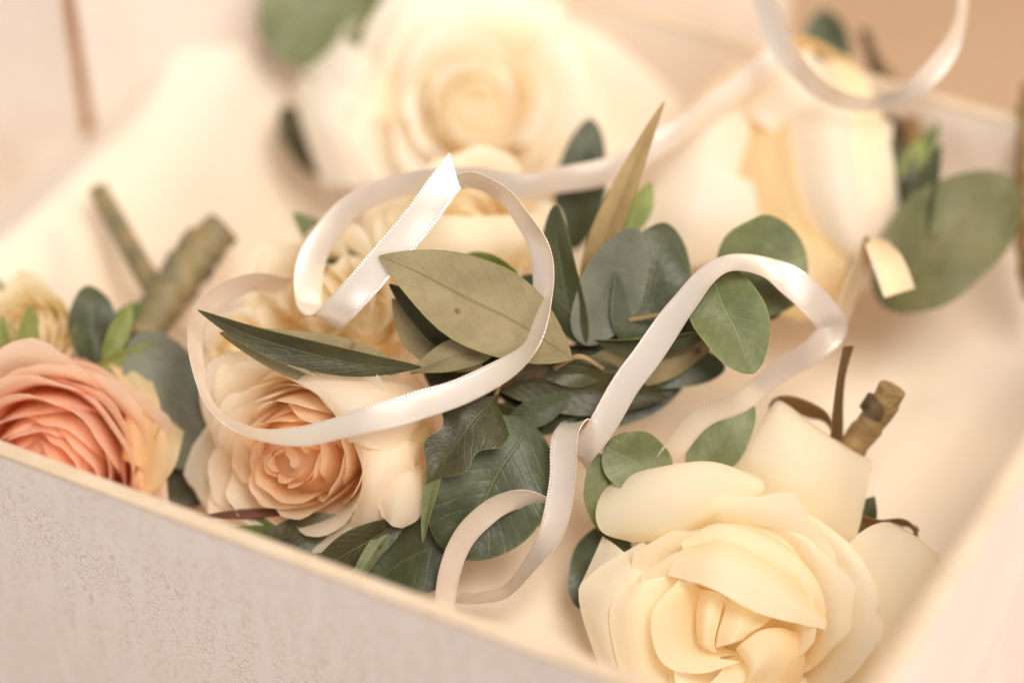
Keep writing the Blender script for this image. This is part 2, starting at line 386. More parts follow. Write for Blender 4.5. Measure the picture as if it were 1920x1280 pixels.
# ------------------------------------------------------------------ petals
def petal(parent, org, M3, theta, r0, z0, L, Wd, prof, k=1.0, mat=None, round_a=.4, round_n=2.4, tip=0.0, curl=0.0, ecurl=0.0,
          spiral=0.0, ruff=.06, basew=.35, seed=0, nu=17, nv=19, name='petal', maxphi=2.4, top_in=.22):
    """A petal round the local z axis. prof: (v, tangent angle in degrees from straight outward) pairs along its length."""
    N = 64; rs, zs, al = [r0], [z0], []
    for i in range(N + 1):
        v = i / N
        for (va, aa), (vb, ab) in zip(prof, prof[1:]):
            if va <= v <= vb: a = aa + (ab - aa) * smooth01((v - va) / (vb - va)); break
        al.append(math.radians(a))
        rs.append(rs[-1] + math.cos(al[-1]) * L / N); zs.append(zs[-1] + math.sin(al[-1]) * L / N)
    rnd = random.Random(seed); ph = [rnd.uniform(0, 6.28) for _ in range(6)]; asym = rnd.uniform(-.12, .12)
    fr = [rnd.uniform(.8, 1.25) for _ in range(3)]
    verts, uvs = [], []
    ct, st = math.cos(theta), math.sin(theta)
    for j in range(nv):
        v = j / (nv - 1)
        sh = basew + (1 - basew) * math.sin(min(1, v / .62) * math.pi / 2) ** 1.1
        if v > .7: sh *= 1 - top_in * ((v - .7) / .3) ** 2
        for i in range(nu):
            u = -math.cos(math.pi * i / (nu - 1)) * .6 + .4 * (-1 + 2 * i / (nu - 1)); ua = min(1.0, abs(u + asym * (1 - u * u)))
            s = v * (1 - round_a * v * (1 - math.sqrt(max(0.0, 1 - ua ** round_n))) + (tip * math.exp(-(u / .2) ** 2) * v ** 3))
            s += .012 * v * v * math.sin(5.1 * fr[0] * u + ph[0]) + .012 * v * v * math.sin(10 * fr[1] * u + ph[1])
            f = max(0, min(.9999, s)) * N; q = int(f); g = f - q
            r = rs[q] * (1 - g) + rs[q + 1] * g; z = zs[q] * (1 - g) + zs[q + 1] * g; a = al[min(q, N)]
            if s > 1: r += math.cos(a) * L * (s - 1); z += math.sin(a) * L * (s - 1)
            hw = Wd / 2 * sh * u
            Rb = max(r * k, .12)
            phi = max(-maxphi, min(maxphi, hw / Rb))
            rad = (r - Rb) + Rb * math.cos(phi); tang = Rb * math.sin(phi)
            nr, nz = math.sin(a), -math.cos(a)
            d = curl * v ** 6 * (1 - .35 * u * u) + ecurl * abs(u) ** 3 * v ** 1.5 + spiral * u * v
            d += ruff * v * v * (math.sin(3.1 * fr[2] * u + ph[2] + v * 2) + .5 * math.sin(6.3 * fr[0] * u + ph[3] - v * 3) + .35 * math.sin(9 * v + ph[4]) * u)
            rad += nr * d * math.cos(phi); tang += nr * d * math.sin(phi); z += nz * d
            p = Vector((rad * ct - tang * st, rad * st + tang * ct, z))
            verts.append(org + M3 @ p); uvs.append(((u + 1) / 2, v))
    return link(name, verts, grid_faces(nu, nv), mat, parent, uvs)

def frame(axis, spin=0.0):
    z = axis.normalized(); x = UP.cross(z)
    x = x.normalized() if x.length > .05 else RIGHT
    y = z.cross(x)
    return Matrix((x, y, z)).transposed() @ Matrix.Rotation(spin, 3, 'Z')

def core(parent, name, org, M3, r, h, mat, z0=0.0):
    """The rose head's own mesh: the swollen base that the petals grow from."""
    vs, fs, uv = [], [], []; nu, nv = 16, 9
    for j in range(nv):
        t = j / (nv - 1); rr = r * math.sin(math.pi * (.08 + .84 * t)) ** .7 * (1 - .45 * t)
        for i in range(nu):
            a = 2 * math.pi * i / nu
            vs.append(org + M3 @ Vector((rr * math.cos(a), rr * math.sin(a), z0 + h * t))); uv.append((i / nu, .25))
    for j in range(nv - 1):
        for i in range(nu):
            fs.append((j * nu + i, j * nu + (i + 1) % nu, (j + 1) * nu + (i + 1) % nu, (j + 1) * nu + i))
    fs.append(tuple(range(nu))[::-1]); fs.append(tuple((nv - 1) * nu + i for i in range(nu)))
    return link(name, vs, fs, mat, parent, uv, origin=org)

def loft(parent, rows, mat, nu=18, nv=18, name='petal', ruff=.03, seed=0, thick=0):
    """A free-form petal through rows of (picture x, picture y, depth) points, base row first."""
    cols = [spline([P(*q) for q in r], nu) for r in rows]
    rnd = random.Random(seed); ph = [rnd.uniform(0, 6) for _ in range(4)]
    vs, uv = [], []
    sm = [spline([c[i] for c in cols], nv) for i in range(nu)]
    for j in range(nv):
        for i in range(nu):
            u, v = i / (nu - 1), j / (nv - 1)
            d = ruff * (math.sin(7 * u + ph[0] + 2 * v) * math.sin(5 * v + ph[1]) + .5 * math.sin(13 * u + ph[2]) * v)
            vs.append(sm[i][j] - FWD * d); uv.append((u, .25 + .75 * v))
    return link(name, vs, grid_faces(nu, nv), mat, parent, uv)

# ------------------------------------------------------------------ leaves, stems, ribbons
def leaf(parent, base, tip, width, mats, kind='round', roll=0, bend=.06, fold=10, curl=0.0, seed=0, nu=11, nv=22, name='leaf', side=0.0, label=None):
    b, t_ = P(*base), P(*tip); ax = t_ - b; L = ax.length; a = ax / L
    view = (CAM - b).normalized(); w = a.cross(view).normalized(); n = w.cross(a).normalized()
    if n.dot(view) < 0: n = -n; w = -w
    R = Matrix.Rotation(math.radians(roll), 3, a); w = R @ w; n = R @ n
    rnd = random.Random(seed); ph = [rnd.uniform(0, 6) for _ in range(4)]
    def hw(t):
        if kind == 'round': return max(0.0, (1 - abs(2 * t - 1) ** 2.15)) ** .5
        if kind == 'egg': return max(0.0, (1 - abs(2 * t ** .9 - 1) ** 2.0)) ** .6
        if kind == 'drop': return math.sin(math.pi * t ** 1.25) ** .7
        if kind == 'olive': return math.sin(math.pi * t ** .92) ** .85
        if kind == 'blade': return (math.sin(math.pi * min(1, t ** .6)) ** .8)
        if kind == 'lobed':
            g = lambda c, s_: math.exp(-((t - c) / s_) ** 2)
            return min(1.0, 1.0 * g(.3, .17) + .50 * g(.74, .17) + .28 * g(.52, .25)) * min(1, t * 8) * min(1, (1 - t) * 6) ** .6
    fo = math.radians(fold); verts, uvs = [], []; th = .022
    for layer in (1, -1):
        for j in range(nv):
            t = j / (nv - 1)
            tt = .5 - .5 * math.cos(math.pi * t) if kind != 'lobed' else t
            h = width / 2 * hw(tt) + .006
            for i in range(nu):
                u = -1 + 2 * i / (nu - 1)
                d = bend * L * 4 * tt * (1 - tt) + abs(u) * h * math.sin(fo) + curl * (u * u) * h
                d += .09 * h * math.sin(6 * tt + ph[0] + u * 2.4) + .10 * h * u * math.sin(2.5 * tt + ph[3]) + .03 * h * math.sin(15 * tt + ph[1]) * u
                p = b + a * (tt * L) + w * (u * h * math.cos(fo) + side * L * 4 * tt * (1 - tt) + .03 * h * math.sin(11 * tt + ph[2])) + n * (d + layer * th / 2)
                verts.append(p); uvs.append(((u + 1) / 2, tt))
    f = grid_faces(nu, nv); o = nu * nv
    # orientation: make sure the n side faces along n
    v0, v1, v2 = (verts[f[len(f) // 2][i]] for i in (0, 1, 2))
    flip = (v1 - v0).cross(v2 - v0).dot(n) < 0
    top = [q[::-1] if flip else q for q in f]; bot = [tuple(x + o for x in (q if flip else q[::-1])) for q in f]
    ring = [i for i in range(nu)] + [j * nu + nu - 1 for j in range(1, nv)] + [(nv - 1) * nu + i for i in range(nu - 2, -1, -1)] + [j * nu for j in range(nv - 2, 0, -1)]
    rim = []
    for x, y in zip(ring, ring[1:] + ring[:1]): rim.append((x, y, y + o, x + o) if not flip else (x, x + o, y + o, y))
    mi = [0] * len(top) + [1] * len(bot) + [0] * len(rim)
    ob = link(name, verts, top + bot + rim, list(mats), parent, uvs, mi, sharp=True)
    if label: ob['label'] = label
    return ob

def tube(parent, name, pts, radii, mat, n=14, seg=40, rings=0.0, period=.5, origin=None, label=None, lump=0.0):
    c = spline([P(*p) for p in pts], seg); rad = [spline([Vector((r, 0, 0)) for r in radii], seg)[k].x for k in range(seg)]
    vs, fs, uv = [], [], []; run = 0
    for k in range(seg):
        t = (c[min(k + 1, seg - 1)] - c[max(k - 1, 0)]).normalized()
        x = t.cross(UP); x = x.normalized() if x.length > .1 else t.cross(RIGHT).normalized(); y = t.cross(x)
        if k: run += (c[k] - c[k - 1]).length
        for i in range(n):
            a = 2 * math.pi * i / n
            ph = (run / period + i / n * .6) % 1
            r = rad[k] * (1 + rings * (ph - .5)) + lump * noise.noise(c[k] * 3 + Vector((i, 0, 0)))
            vs.append(c[k] + x * math.cos(a) * r + y * math.sin(a) * r); uv.append((i / n, run))
    for k in range(seg - 1):
        for i in range(n):
            fs.append((k * n + i, k * n + (i + 1) % n, (k + 1) * n + (i + 1) % n, (k + 1) * n + i))
    fs.append(tuple(range(n))[::-1]); fs.append(tuple((seg - 1) * n + i for i in range(n)))
    o = link(name, vs, fs, mat, parent, uv, origin=origin, sharp=True)
    if label: o['label'] = label
    return o

def ribbon(name, pts, width, mat, parent=None, cut0=0.0, cut1=0.0, sgn=1, nw=7, label=None, group=None, cat='ribbon', per=26):
    """A satin band. pts: (x, y, depth, wx, wy[, sign]) with (wx, wy) the band's width as seen in the picture."""
    cs = [P(*p[:3]) for p in pts]; ws = []
    for p in pts:
        sg = p[5] if len(p) > 5 else sgn
        x, y = p[3] * .0085, -p[4] * .0085; d = math.sqrt(max(0.0, width ** 2 - x * x - y * y))
        ws.append(RIGHT * x + UP * y + FWD * d * sg)
    n = per * (len(pts) - 1) + 1
    c = spline(cs, n); w = spline(ws, n)
    run = [0.0]
    for k in range(1, n): run.append(run[-1] + (c[k] - c[k - 1]).length)
    # smooth a little so that the band has no kinks
    for _ in range(10):
        c = [c[0]] + [(c[k - 1] + c[k] * 2 + c[k + 1]) / 4 for k in range(1, n - 1)] + [c[-1]]
        w = [w[0]] + [(w[k - 1] + w[k] * 2 + w[k + 1]) / 4 for k in range(1, n - 1)] + [w[-1]]
    sd = len(pts) * 3.7
    c = [q + Vector((noise.noise(Vector((run[k] * .9, sd, 0))), noise.noise(Vector((run[k] * .9, sd, 5))), noise.noise(Vector((run[k] * .9, sd, 9))))) * .05 for k, q in enumerate(c)]
    w = [q + (RIGHT * noise.noise(Vector((run[k] * .8, sd, 2))) - FWD * noise.noise(Vector((run[k] * .8, sd, 3)))) * .14 for k, q in enumerate(w)]
    T = [(c[min(k + 1, n - 1)] - c[max(k - 1, 0)]).normalized() for k in range(n)]
    Wv = []
    for k in range(n):
        q = w[k] - T[k] * w[k].dot(T[k]); Wv.append(q.normalized() * width)
    verts, uvs = [], []; th = .018
    total = run[-1]
    for layer in (1, -1):
        for k in range(n):
            nrm = T[k].cross(Wv[k]).normalized()
            for i in range(nw):
                u = i / (nw - 1)
                off = (cut0 * u * (1 - k / (n - 1)) ** 30) - (cut1 * u * (k / (n - 1)) ** 30)
                cup = .03 * (1 - (2 * u - 1) ** 2)
                verts.append(c[k] + Wv[k] * (u - .5) + T[k] * off + nrm * (layer * th / 2 + cup)); uvs.append((u, run[k] + off))
    o = nw * n; f = grid_faces(nw, n)
    bot = [tuple(x + o for x in q[::-1]) for q in f]
    ring = [i for i in range(nw)] + [j * nw + nw - 1 for j in range(1, n)] + [(n - 1) * nw + i for i in range(nw - 2, -1, -1)] + [j * nw for j in range(n - 2, 0, -1)]
    rim = [(y, x, x + o, y + o) for x, y in zip(ring, ring[1:] + ring[:1])]
    ob = link(name, verts, f + bot + rim, mat, parent, uvs, origin=None if parent else c[0], sharp=True)
    if not parent: tag(ob, label, cat, group)
    elif label: ob['label'] = label
    return ob

GB = 'rose boutonnieres and corsages lying in the box'
GR = 'satin ribbon tails looping over the flowers'

# ------------------------------------------------------------------ corsage in the middle
corsage = empty('corsage', P(960, 760, 2.0), 'corsage in the middle with a peach spray rose in front of long olive leaves', 'corsage', GB)
# -- peach spray rose
def spray_rose(parent, org, axis, R, mat, seed, n_layers, spin=0.0, tight=1.0, core_mat=None, label=None, ruff=.05, outer=True, squash=1.0, heart=None, name='rose', curlk=1.0, open_=1.0):
    M3 = frame(axis, spin)
    if squash != 1.0: M3 = M3 @ Matrix.Diagonal((1, squash, 1))
    rnd = random.Random(seed)
    rose = core(parent, name, org - (M3 @ Vector((0, 0, R * 1.0))), M3, R * .66, R * 1.14, core_mat or (heart[1] if heart else mat))
    if label: rose['label'] = label
    base = org - (M3 @ Vector((0, 0, R * .95)))
    n_in = max(3, round(n_layers * .58))
    for li in range(n_layers):
        f = li / (n_layers - 1)
        g = max(0.0, (li - n_in + 1) / (n_layers - n_in))           # 0 in the heart, 1 at the outermost ring
        cnt = 3 if li < 3 else 4 if li < n_in else 5
        for c_ in range(cnt):
            th = li * 2.4 + c_ * 2 * math.pi / cnt + rnd.uniform(-.35, .35)
            h = li / max(1, n_in - 1)
            rr = R * (.05 + .37 * h) if li < n_in else R * (.42 + .38 * g)
            L = (R * (1.30 - .05 * h) if li < n_in else R * (1.27 - .02 * g)) * rnd.uniform(.95, 1.04)
            W = R * (.60 + .55 * h) if li < n_in else R * (1.25 + .35 * g)
            top = (99 - 10 * h if li < n_in else 88 - 24 * g) + rnd.uniform(-4, 4)
            prof = [(0, 58 - 50 * f), (.32, 84 - 6 * f), (.76, top), (1, top - 8 - 46 * g)]
            petal(rose, base, M3, th, rr * .62, -R * .04 * f, L, W, prof, 1.0 + .08 * g, mat if not heart or f > .66 else heart[0] if f < .34 else heart[1],
                  rnd.uniform(.42,.55), 2.3, 0.0, .03 * R * g, .03 * R * g, .07 * R * (.4 + f * .3), ruff * (.5 + f * .7) * R / 2, .4, rnd.random() * 1e4, nu=17, nv=16, top_in=.30)
    return rose, base, M3
rb_org = P(552, 858, .75)
prose, pbase, pM = spray_rose(corsage, rb_org, camvec(-.34, -.22, 1), 2.05, M_peach, 14, 10, .8, heart=(M_peachh, M_peachm), label='peach spray rose at the front of the corsage', ruff=.04)

# side petals of the peach rose, running back to its base
loft(prose, [[(775, 690, 1.9), (815, 760, 1.7), (815, 840, 1.8)], [(700, 666, 1.5), (765, 745, .2), (765, 850, .3)], [(590, 662, 1.2), (685, 738, -.3), (695, 840, -.1)], [(520, 672, 1.2), (625, 735, -.25), (668, 830, .0)], [(490, 690, 1.2), (600, 742, -.1), (655, 830, .2)]], M_peach, seed=1)
loft(prose, [[(810, 760, 1.8), (820, 820, 1.7), (800, 900, 1.8)], [(755, 750, .9), (775, 850, .25), (750, 965, .7)], [(710, 770, .5), (735, 870, -.05), (715, 985, .6)], [(670, 790, .35), (700, 890, -.1), (675, 990, .6)], [(650, 800, .5), (680, 890, .15), (655, 985, .8)]], M_peach, seed=2)
loft(prose, [[(795, 850, 1.0), (810, 880, .9), (800, 905, 1.0)], [(730, 865, .35), (770, 895, .15), (798, 935, .4)], [(700, 908, .3), (745, 940, .08), (785, 972, .35)], [(716, 968, .3), (735, 985, .18), (755, 990, .3)]], M_peach, seed=3)
loft(prose, [[(790, 775, .9), (805, 800, .9), (800, 850, 1.0)], [(745, 775, .35), (765, 815, .2), (770, 850, .4)], [(700, 790, .25), (720, 835, .1), (735, 860, .35)]], M_rim, seed=4)
# -- cream spray roses behind it
r2, b2, m2 = spray_rose(corsage, P(868, 440, 2.9), camvec(.05, .25, 1), 1.75, M_cream, 21, 8, 1.0, label='cream spray rose at the back of the corsage')
loft(r2, [[(720, 520, 3.4), (850, 545, 3.2), (1000, 520, 3.4)], [(705, 440, 3.0), (850, 470, 2.0), (1015, 450, 3.0)], [(715, 380, 3.2), (850, 405, 2.0), (1020, 400, 3.2)]], M_cream, seed=11)
r3, b3, m3 = spray_rose(corsage, P(585, 560, 2.2), camvec(-.3, .1, 1), 1.45, M_cream, 22, 5, .3, label='cream spray rose half hidden behind the ribbon loop')
r4, b4, m4 = spray_rose(corsage, P(690, 590, 2.0), camvec(.1, .2, 1), 1.1, M_cream, 23, 4, 2.0, label='small cream rose under the satin loop')
r5, b5, m5 = spray_rose(corsage, P(440, 665, 2.0), camvec(-.3, -.1, 1), .8, M_cream, 24, 5, 1.5, label='pale rose bud at the left of the corsage')

EU = (M_euc, M_olv); EUD = (M_eucd, M_olv); OLU = (M_olv, M_olvd); OLD = (M_olvd, M_olv); GRY = (M_grey, M_olv)
def L(*a, **k): return leaf(corsage, *a, **k)
L((1072, 672, .35), (711, 480, .0), 1.66, OLU, 'olive', roll=4, bend=.04, fold=6, seed=1, side=.02, label='broad olive leaf with its tan underside up')
L((880, 690, .9), (730, 532, .5), .95, OLD, 'olive', roll=-38, bend=-.10, fold=24, seed=2, side=.06)
L((905, 690, .75), (735, 560, .9), 1.0, OLU, 'olive', roll=20, bend=-.1, fold=20, seed=3, side=-.09)
L((790, 688, .0), (371, 581, -.3), .62, OLD, 'olive', roll=-20, bend=.05, fold=14, seed=4, side=-.05, label='folded olive leaf, dark side up')
L((760, 690, .85), (412, 624, .1), .95, OLU, 'olive', roll=12, bend=.0, fold=4, seed=5, side=-.035)
L((930, 660, .6), (770, 700, .4), .7, OLU, 'olive', roll=30, bend=.1, fold=20, seed=6)
L((1092, 645, 1.1), (1195, 428, .9), 1.25, GRY, 'egg', roll=18, bend=-.08, fold=8, seed=7, side=.03)
L((1094, 648, 1.15), (1040, 385, 1.3), .78, (M_eucd, M_grey), 'egg', roll=-32, bend=.06, fold=8, seed=8, side=-.02)
L((1098, 560, 1.9), (1246, 190, 1.4), .62, (M_tan, M_olv), 'blade', roll=-20, bend=.06, fold=14, seed=9)
L((1070, 470, 4.2), (1108, 222, 4.0), 1.05, (M_eucd, M_olv), 'egg', roll=0, bend=.05, fold=14, seed=10)
L((1165, 440, 2.2), (1222, 342, 2.2), .62, (M_green, M_green), 'olive', roll=20, bend=.0, fold=20, seed=11)
L((1185, 655, 1.3), (1250, 418, 1.6), 1.5, EUD, 'egg', roll=12, bend=.06, fold=6, seed=12)
L((1345, 515, 1.7), (1512, 478, 1.8), 1.95, EU, 'round', roll=8, bend=.05, fold=8, seed=13, label='round sage eucalyptus leaf above the ribbon')
L((1328, 505, .9), (1412, 700, .2), 1.42, EU, 'egg', roll=-6, bend=.05, fold=10, seed=14, label='sage eucalyptus leaf below the ribbon')
L((1400, 585, 2.2), (1470, 530, 2.2), .9, EUD, 'egg', seed=15)
L((1115, 638, .9), (1350, 612, 1.0), .62, (M_eucd, M_euc), 'olive', roll=48, bend=.1, fold=20, seed=16)
L((1080, 690, 1.4), (1345, 640, 1.5), 1.0, (M_olv, M_olv), 'olive', roll=20, bend=.1, fold=8, seed=17)
L((900, 705, 1.2), (1255, 745, 1.4), .95, (M_olvd, M_olvd), 'olive', roll=10, bend=.06, fold=8, seed=18)
L((1010, 700, 1.0), (1160, 690, 1.2), .6, OLD, 'olive', roll=0, bend=.06, fold=8, seed=19)
L((935, 738, .35), (800, 905, -.05), 1.55, (M_olvd, M_olv), 'lobed', roll=12, bend=.06, fold=12, seed=20, label='dark lobed leaf with pale veins')
L((990, 790, .9), (845, 1040, .45), 2.15, EUD, 'round', roll=-10, bend=.06, fold=6, seed=21, label='big dark green eucalyptus leaf beside the ribbon curl')
L((880, 985, .9), (690, 1095, 1.0), 1.55, EUD, 'round', roll=14, bend=.04, fold=6, seed=22)
L((830, 838, .1), (793, 1015, .1), .34, (M_euc, M_olv), 'blade', roll=35, bend=.03, fold=20, seed=23)
L((760, 975, .6), (570, 1085, .25), .78, OLD, 'olive', roll=-18, bend=.05, fold=10, seed=24, side=.03)
L((728, 1000, .5), (650, 1115, .2), .36, (M_euc, M_olv), 'blade', roll=20, bend=.04, fold=26, seed=25)
L((700, 1000, 1.1), (480, 1010, 1.0), .9, OLD, 'olive', roll=10, bend=.04, fold=10, seed=26)
L((1070, 745, 1.0), (940, 800, 1.1), .55, EUD, 'olive', roll=0, bend=.04, fold=10, seed=27)
L((870, 480, 1.6), (972, 512, 1.2), .5, (M_green, M_green), 'olive', roll=20, bend=.0, fold=20, seed=28)
L((690, 530, 3.0), (548, 398, 3.4), .7, (M_euc, M_olv), 'olive', roll=10, bend=.0, fold=10, seed=29)
L((1060, 600, 1.5), (975, 520, 1.6), .8, EUD, 'egg', roll=10, bend=.0, fold=10, seed=30)
L((880, 640, 1.6), (960, 560, 1.6), 1.2, EUD, 'egg', roll=10, seed=31)
L((1010, 880, 1.4), (880, 760, 1.4), 1.2, OLD, 'egg', roll=0, seed=32)
L((560, 960, 1.2), (368, 970, 1.0), .2, (M_red, M_red), 'olive', roll=10, bend=.05, fold=20, seed=33, name='sepal', label='red tipped sepal')
L((560, 1000, 1.1), (412, 995, 1.1), .24, (M_sepal, M_sepal), 'olive', roll=10, bend=.05, fold=20, seed=34, name='sepal')
L((540, 1010, 1.0), (430, 945, 1.1), .24, (M_sepal, M_sepal), 'olive', roll=10, bend=-.05, fold=20, seed=35, name='sepal')
L((830, 870, .4), (885, 850, .5), .3, (M_green, M_sepal), 'olive', roll=10, seed=36, name='sepal')
for k, (a, b, w_, m_) in enumerate([((940, 720, 1.5), (1260, 700, 1.9), 1.3, 0), ((1010, 780, 1.6), (1290, 700, 1.9), 1.2, 0), ((900, 640, 1.9), (1120, 760, 1.8), 1.5, 0), ((1090, 650, 1.7), (1360, 690, 1.7), 1.1, 1),
        ((960, 800, 1.6), (1120, 720, 1.6), .9, 1), ((800, 640, 1.6), (930, 760, 1.5), 1.2, 0), ((860, 900, 1.6), (1010, 760, 1.6), 1.4, 0), ((1050, 560, 2.0), (1180, 640, 1.9), 1.2, 1), ((600, 1040, 1.5), (860, 930, 1.4), 1.2, 0), ((1200, 600, 1.9), (1380, 560, 1.8), 1.3, 1)]):
    L(a, b, w_, OLD if m_ == 0 else EUD, 'egg', roll=(k * 37) % 40 - 20, bend=.05, fold=12, seed=200 + k)
tube(corsage, 'stem', [(880, 720, 1.0), (1000, 690, 1.2), (1130, 690, 1.5), (1260, 660, 1.9)], [.2, .28, .28, .18], M_darkw, rings=.15, lump=.05)
for k, (a, b, c_) in enumerate([((1040, 690, .9), (1085, 668, .55), (1130, 690, .9)), ((1180, 600, 1.2), (1270, 585, .8), (1345, 575, 1.1)), ((930, 740, .8), (940, 700, .6), (945, 660, .9))]):
    tube(corsage, 'twig', [a, b, c_], [.045, .05, .04], M_tan, n=8, seg=16)

# ------------------------------------------------------------------ cream rose boutonniere, front right
bout = empty('boutonniere', P(1420, 1130, 1.2), 'large cream rose boutonniere at the front right of the box with a taped stem', 'boutonniere', GB)
def tea_rose(parent, org, axis, R, mat, seed, layers, spin=0.0, loose=0.0, core_mat=None, label=None, name='rose', ruff=.05, point=.06, reflex=1.0, start=0, heart=None):
    M3 = frame(axis, spin); rnd = random.Random(seed)
    rose = core(parent, name, org - (M3 @ Vector((0, 0, R * 1.0))), M3, R * .5, R * .8, core_mat or mat)
    if label: rose['label'] = label
    base = org - (M3 @ Vector((0, 0, R * .95)))
    for li in range(layers):
        f = li / (layers - 1)
        if li < start: continue
        for c_ in range(2 if li == 0 else 3 if li < 5 else 4):
            cnt = 2 if li == 0 else 3 if li < 5 else 4
            th = li * 1.9 + c_ * 2 * math.pi / cnt + rnd.uniform(-.25, .25)
            rr = R * (.03 + loose * .1 + .34 * f ** 1.2); Lp = R * (1.12 + .26 * f) * rnd.uniform(.96 - loose * .16, 1.05); th += loose * rnd.uniform(-.6, .6)
            top = 99 - 40 * f ** 1.3 + rnd.uniform(-3, 3)
            prof = [(0, 62 - 50 * f), (.35, 88 - 14 * f), (.8, top), (1, top - (16 + 58 * f) * reflex)]
            petal(rose, base, M3, th, rr * .5, 0, Lp, R * (.75 + 1.0 * f), prof, 1.0 + .35 * f, heart if heart and f < .45 else mat, rnd.uniform(.40, .52), 2.4,
                  rnd.uniform(0, point * 2), .03 * R * f, .06 * R * f, .14 * R * (.4 + .4 * f), ruff * (.4 + f * .5) * R / 2, .4, rnd.random() * 1e4, nu=17, nv=18, top_in=.3)
    return rose, base, M3
cr_, cb_, cM_ = tea_rose(bout, P(1390, 1175, -.2), camvec(-.10, -.12, 1), 2.5, M_cream, 31, 6, .9, loose=.8, start=3, heart=M_creamh, label='large open cream rose', ruff=.05, reflex=.6, point=.04)
# big outer petals, each folded back its own way
def petal_of(rose, mat, seed, *rows, ruff=.025): return loft(rose, [list(r) for r in rows], mat, seed=seed, ruff=ruff, nu=22, nv=20)
petal_of(cr_, M_cream, 41, [(1185, 1016, .5), (1260, 1010, .4), (1340, 978, .5), (1405, 940, .7)],
         [(1130, 998, .25), (1235, 992, .0), (1345, 955, .05), (1430, 925, .4)],
         [(1117, 955, .3), (1220, 935, -.12), (1345, 905, -.08), (1432, 905, .4)],
         [(1140, 905, .7), (1225, 880, .2), (1330, 866, .15), (1415, 890, .6)],
         [(1165, 890, 1.1), (1240, 880, .8), (1330, 872, .8), (1405, 892, 1.0)])
petal_of(cr_, M_cream, 42, [(1400, 1040, .9), (1470, 1030, .8), (1540, 1030, .9), (1585, 1025, 1.1)],
         [(1400, 930, 1.0), (1470, 930, .4), (1550, 960, .45), (1608, 1000, 1.0)],
         [(1383, 865, 1.0), (1465, 850, .3), (1550, 875, .4), (1624, 930, 1.1)],
         [(1412, 810, 1.1), (1470, 790, .6), (1550, 825, .7), (1634, 872, 1.3)],
         [(1444, 762, 1.5), (1466, 752, 1.3), (1540, 806, 1.25), (1636, 864, 1.7)], ruff=.045)
petal_of(cr_, M_cream, 43, [(1480, 1180, .8), (1500, 1240, .8), (1520, 1330, .9)],
         [(1560, 1060, .5), (1610, 1160, .2), (1640, 1300, .3)],
         [(1610, 1000, .6), (1690, 1100, .15), (1720, 1260, .3)],
         [(1655, 978, .9), (1735, 1030, .6), (1790, 1160, .8)],
         [(1690, 985, 1.2), (1752, 1035, 1.1), (1815, 1120, 1.3)], ruff=.04)
petal_of(cr_, M_cream, 44, [(1230, 1090, .6), (1210, 1140, .6)], [(1165, 1030, .4), (1130, 1110, .4)], [(1130, 1005, .6), (1084, 1106, .6)])
petal_of(cr_, M_cream, 48, [(1330, 1120, .9), (1300, 1180, .9), (1310, 1240, .9), (1340, 1300, .9)], [(1250, 1050, .35), (1180, 1100, .1), (1160, 1180, .1), (1200, 1300, .3)], [(1205, 1015, .5), (1112, 1072, .3), (1086, 1130, .3), (1145, 1310, .5)])
petal_of(cr_, M_cream, 49, [(1330, 1120, .7), (1310, 1180, .7), (1320, 1240, .7), (1350, 1300, .7)], [(1280, 1070, .1), (1215, 1115, -.15), (1200, 1190, -.15), (1240, 1310, .05)], [(1265, 1045, .25), (1178, 1095, .0), (1142, 1160, .0), (1180, 1330, .2)])
petal_of(cr_, M_cream, 45, [(1330, 1130, .9), (1400, 1150, .8), (1450, 1180, .8), (1480, 1210, .8), (1490, 1280, .9)],
         [(1340, 1030, .4), (1430, 1060, .15), (1500, 1100, .1), (1550, 1160, .15), (1570, 1250, .3)],
         [(1360, 985, .35), (1460, 1015, .0), (1535, 1060, -.05), (1590, 1140, .05), (1605, 1220, .15)],
         [(1384, 962, .4), (1480, 998, .1), (1560, 1055, .1), (1615, 1140, .2), (1640, 1216, .3)])
petal_of(cr_, M_cream, 46, [(1310, 1110, .7), (1400, 1120, .6), (1480, 1160, .6), (1520, 1230, .7)],
         [(1285, 1040, .1), (1390, 1040, -.3), (1490, 1090, -.3), (1560, 1190, .0)],
         [(1275, 1012, .1), (1370, 992, -.25), (1490, 1045, -.3), (1578, 1160, -.1)],
         [(1285, 1005, .2), (1360, 980, .0), (1480, 1025, .0), (1590, 1150, .1)])
petal_of(cr_, M_cream, 47, [(1285, 1020, .2), (1370, 1000, -.1), (1470, 1050, -.1), (1550, 1150, .05)],
         [(1265, 1048, -.2), (1350, 1050, -.75), (1440, 1095, -.75), (1550, 1165, -.3)],
         [(1252, 1078, -.25), (1335, 1103, -.9), (1425, 1150, -.9), (1548, 1180, -.4)])
dz = -.35
def fold(seed, *rows): return petal_of(cr_, M_creamh, seed, *[[(x, y, o + dz) for x, y, o in r] for r in rows], ruff=.015)
fold(141, [(1330, 1110, .9), (1330, 1170, .9), (1350, 1210, .9), (1400, 1225, .9)], [(1290, 1095, .2), (1262, 1155, .05), (1285, 1215, .05), (1350, 1232, .1)], [(1273, 1086, .1), (1222, 1150, -.2), (1240, 1240, -.2), (1310, 1262, -.2), (1388, 1240, .0)])
fold(142, [(1313, 1105, .4), (1306, 1150, .2), (1308, 1200, .05), (1322, 1216, .15)], [(1338, 1108, .1), (1326, 1160, -.15), (1322, 1205, -.2), (1334, 1221, -.05)], [(1360, 1118, .25), (1348, 1165, .05), (1340, 1203, -.05), (1345, 1222, .1)])
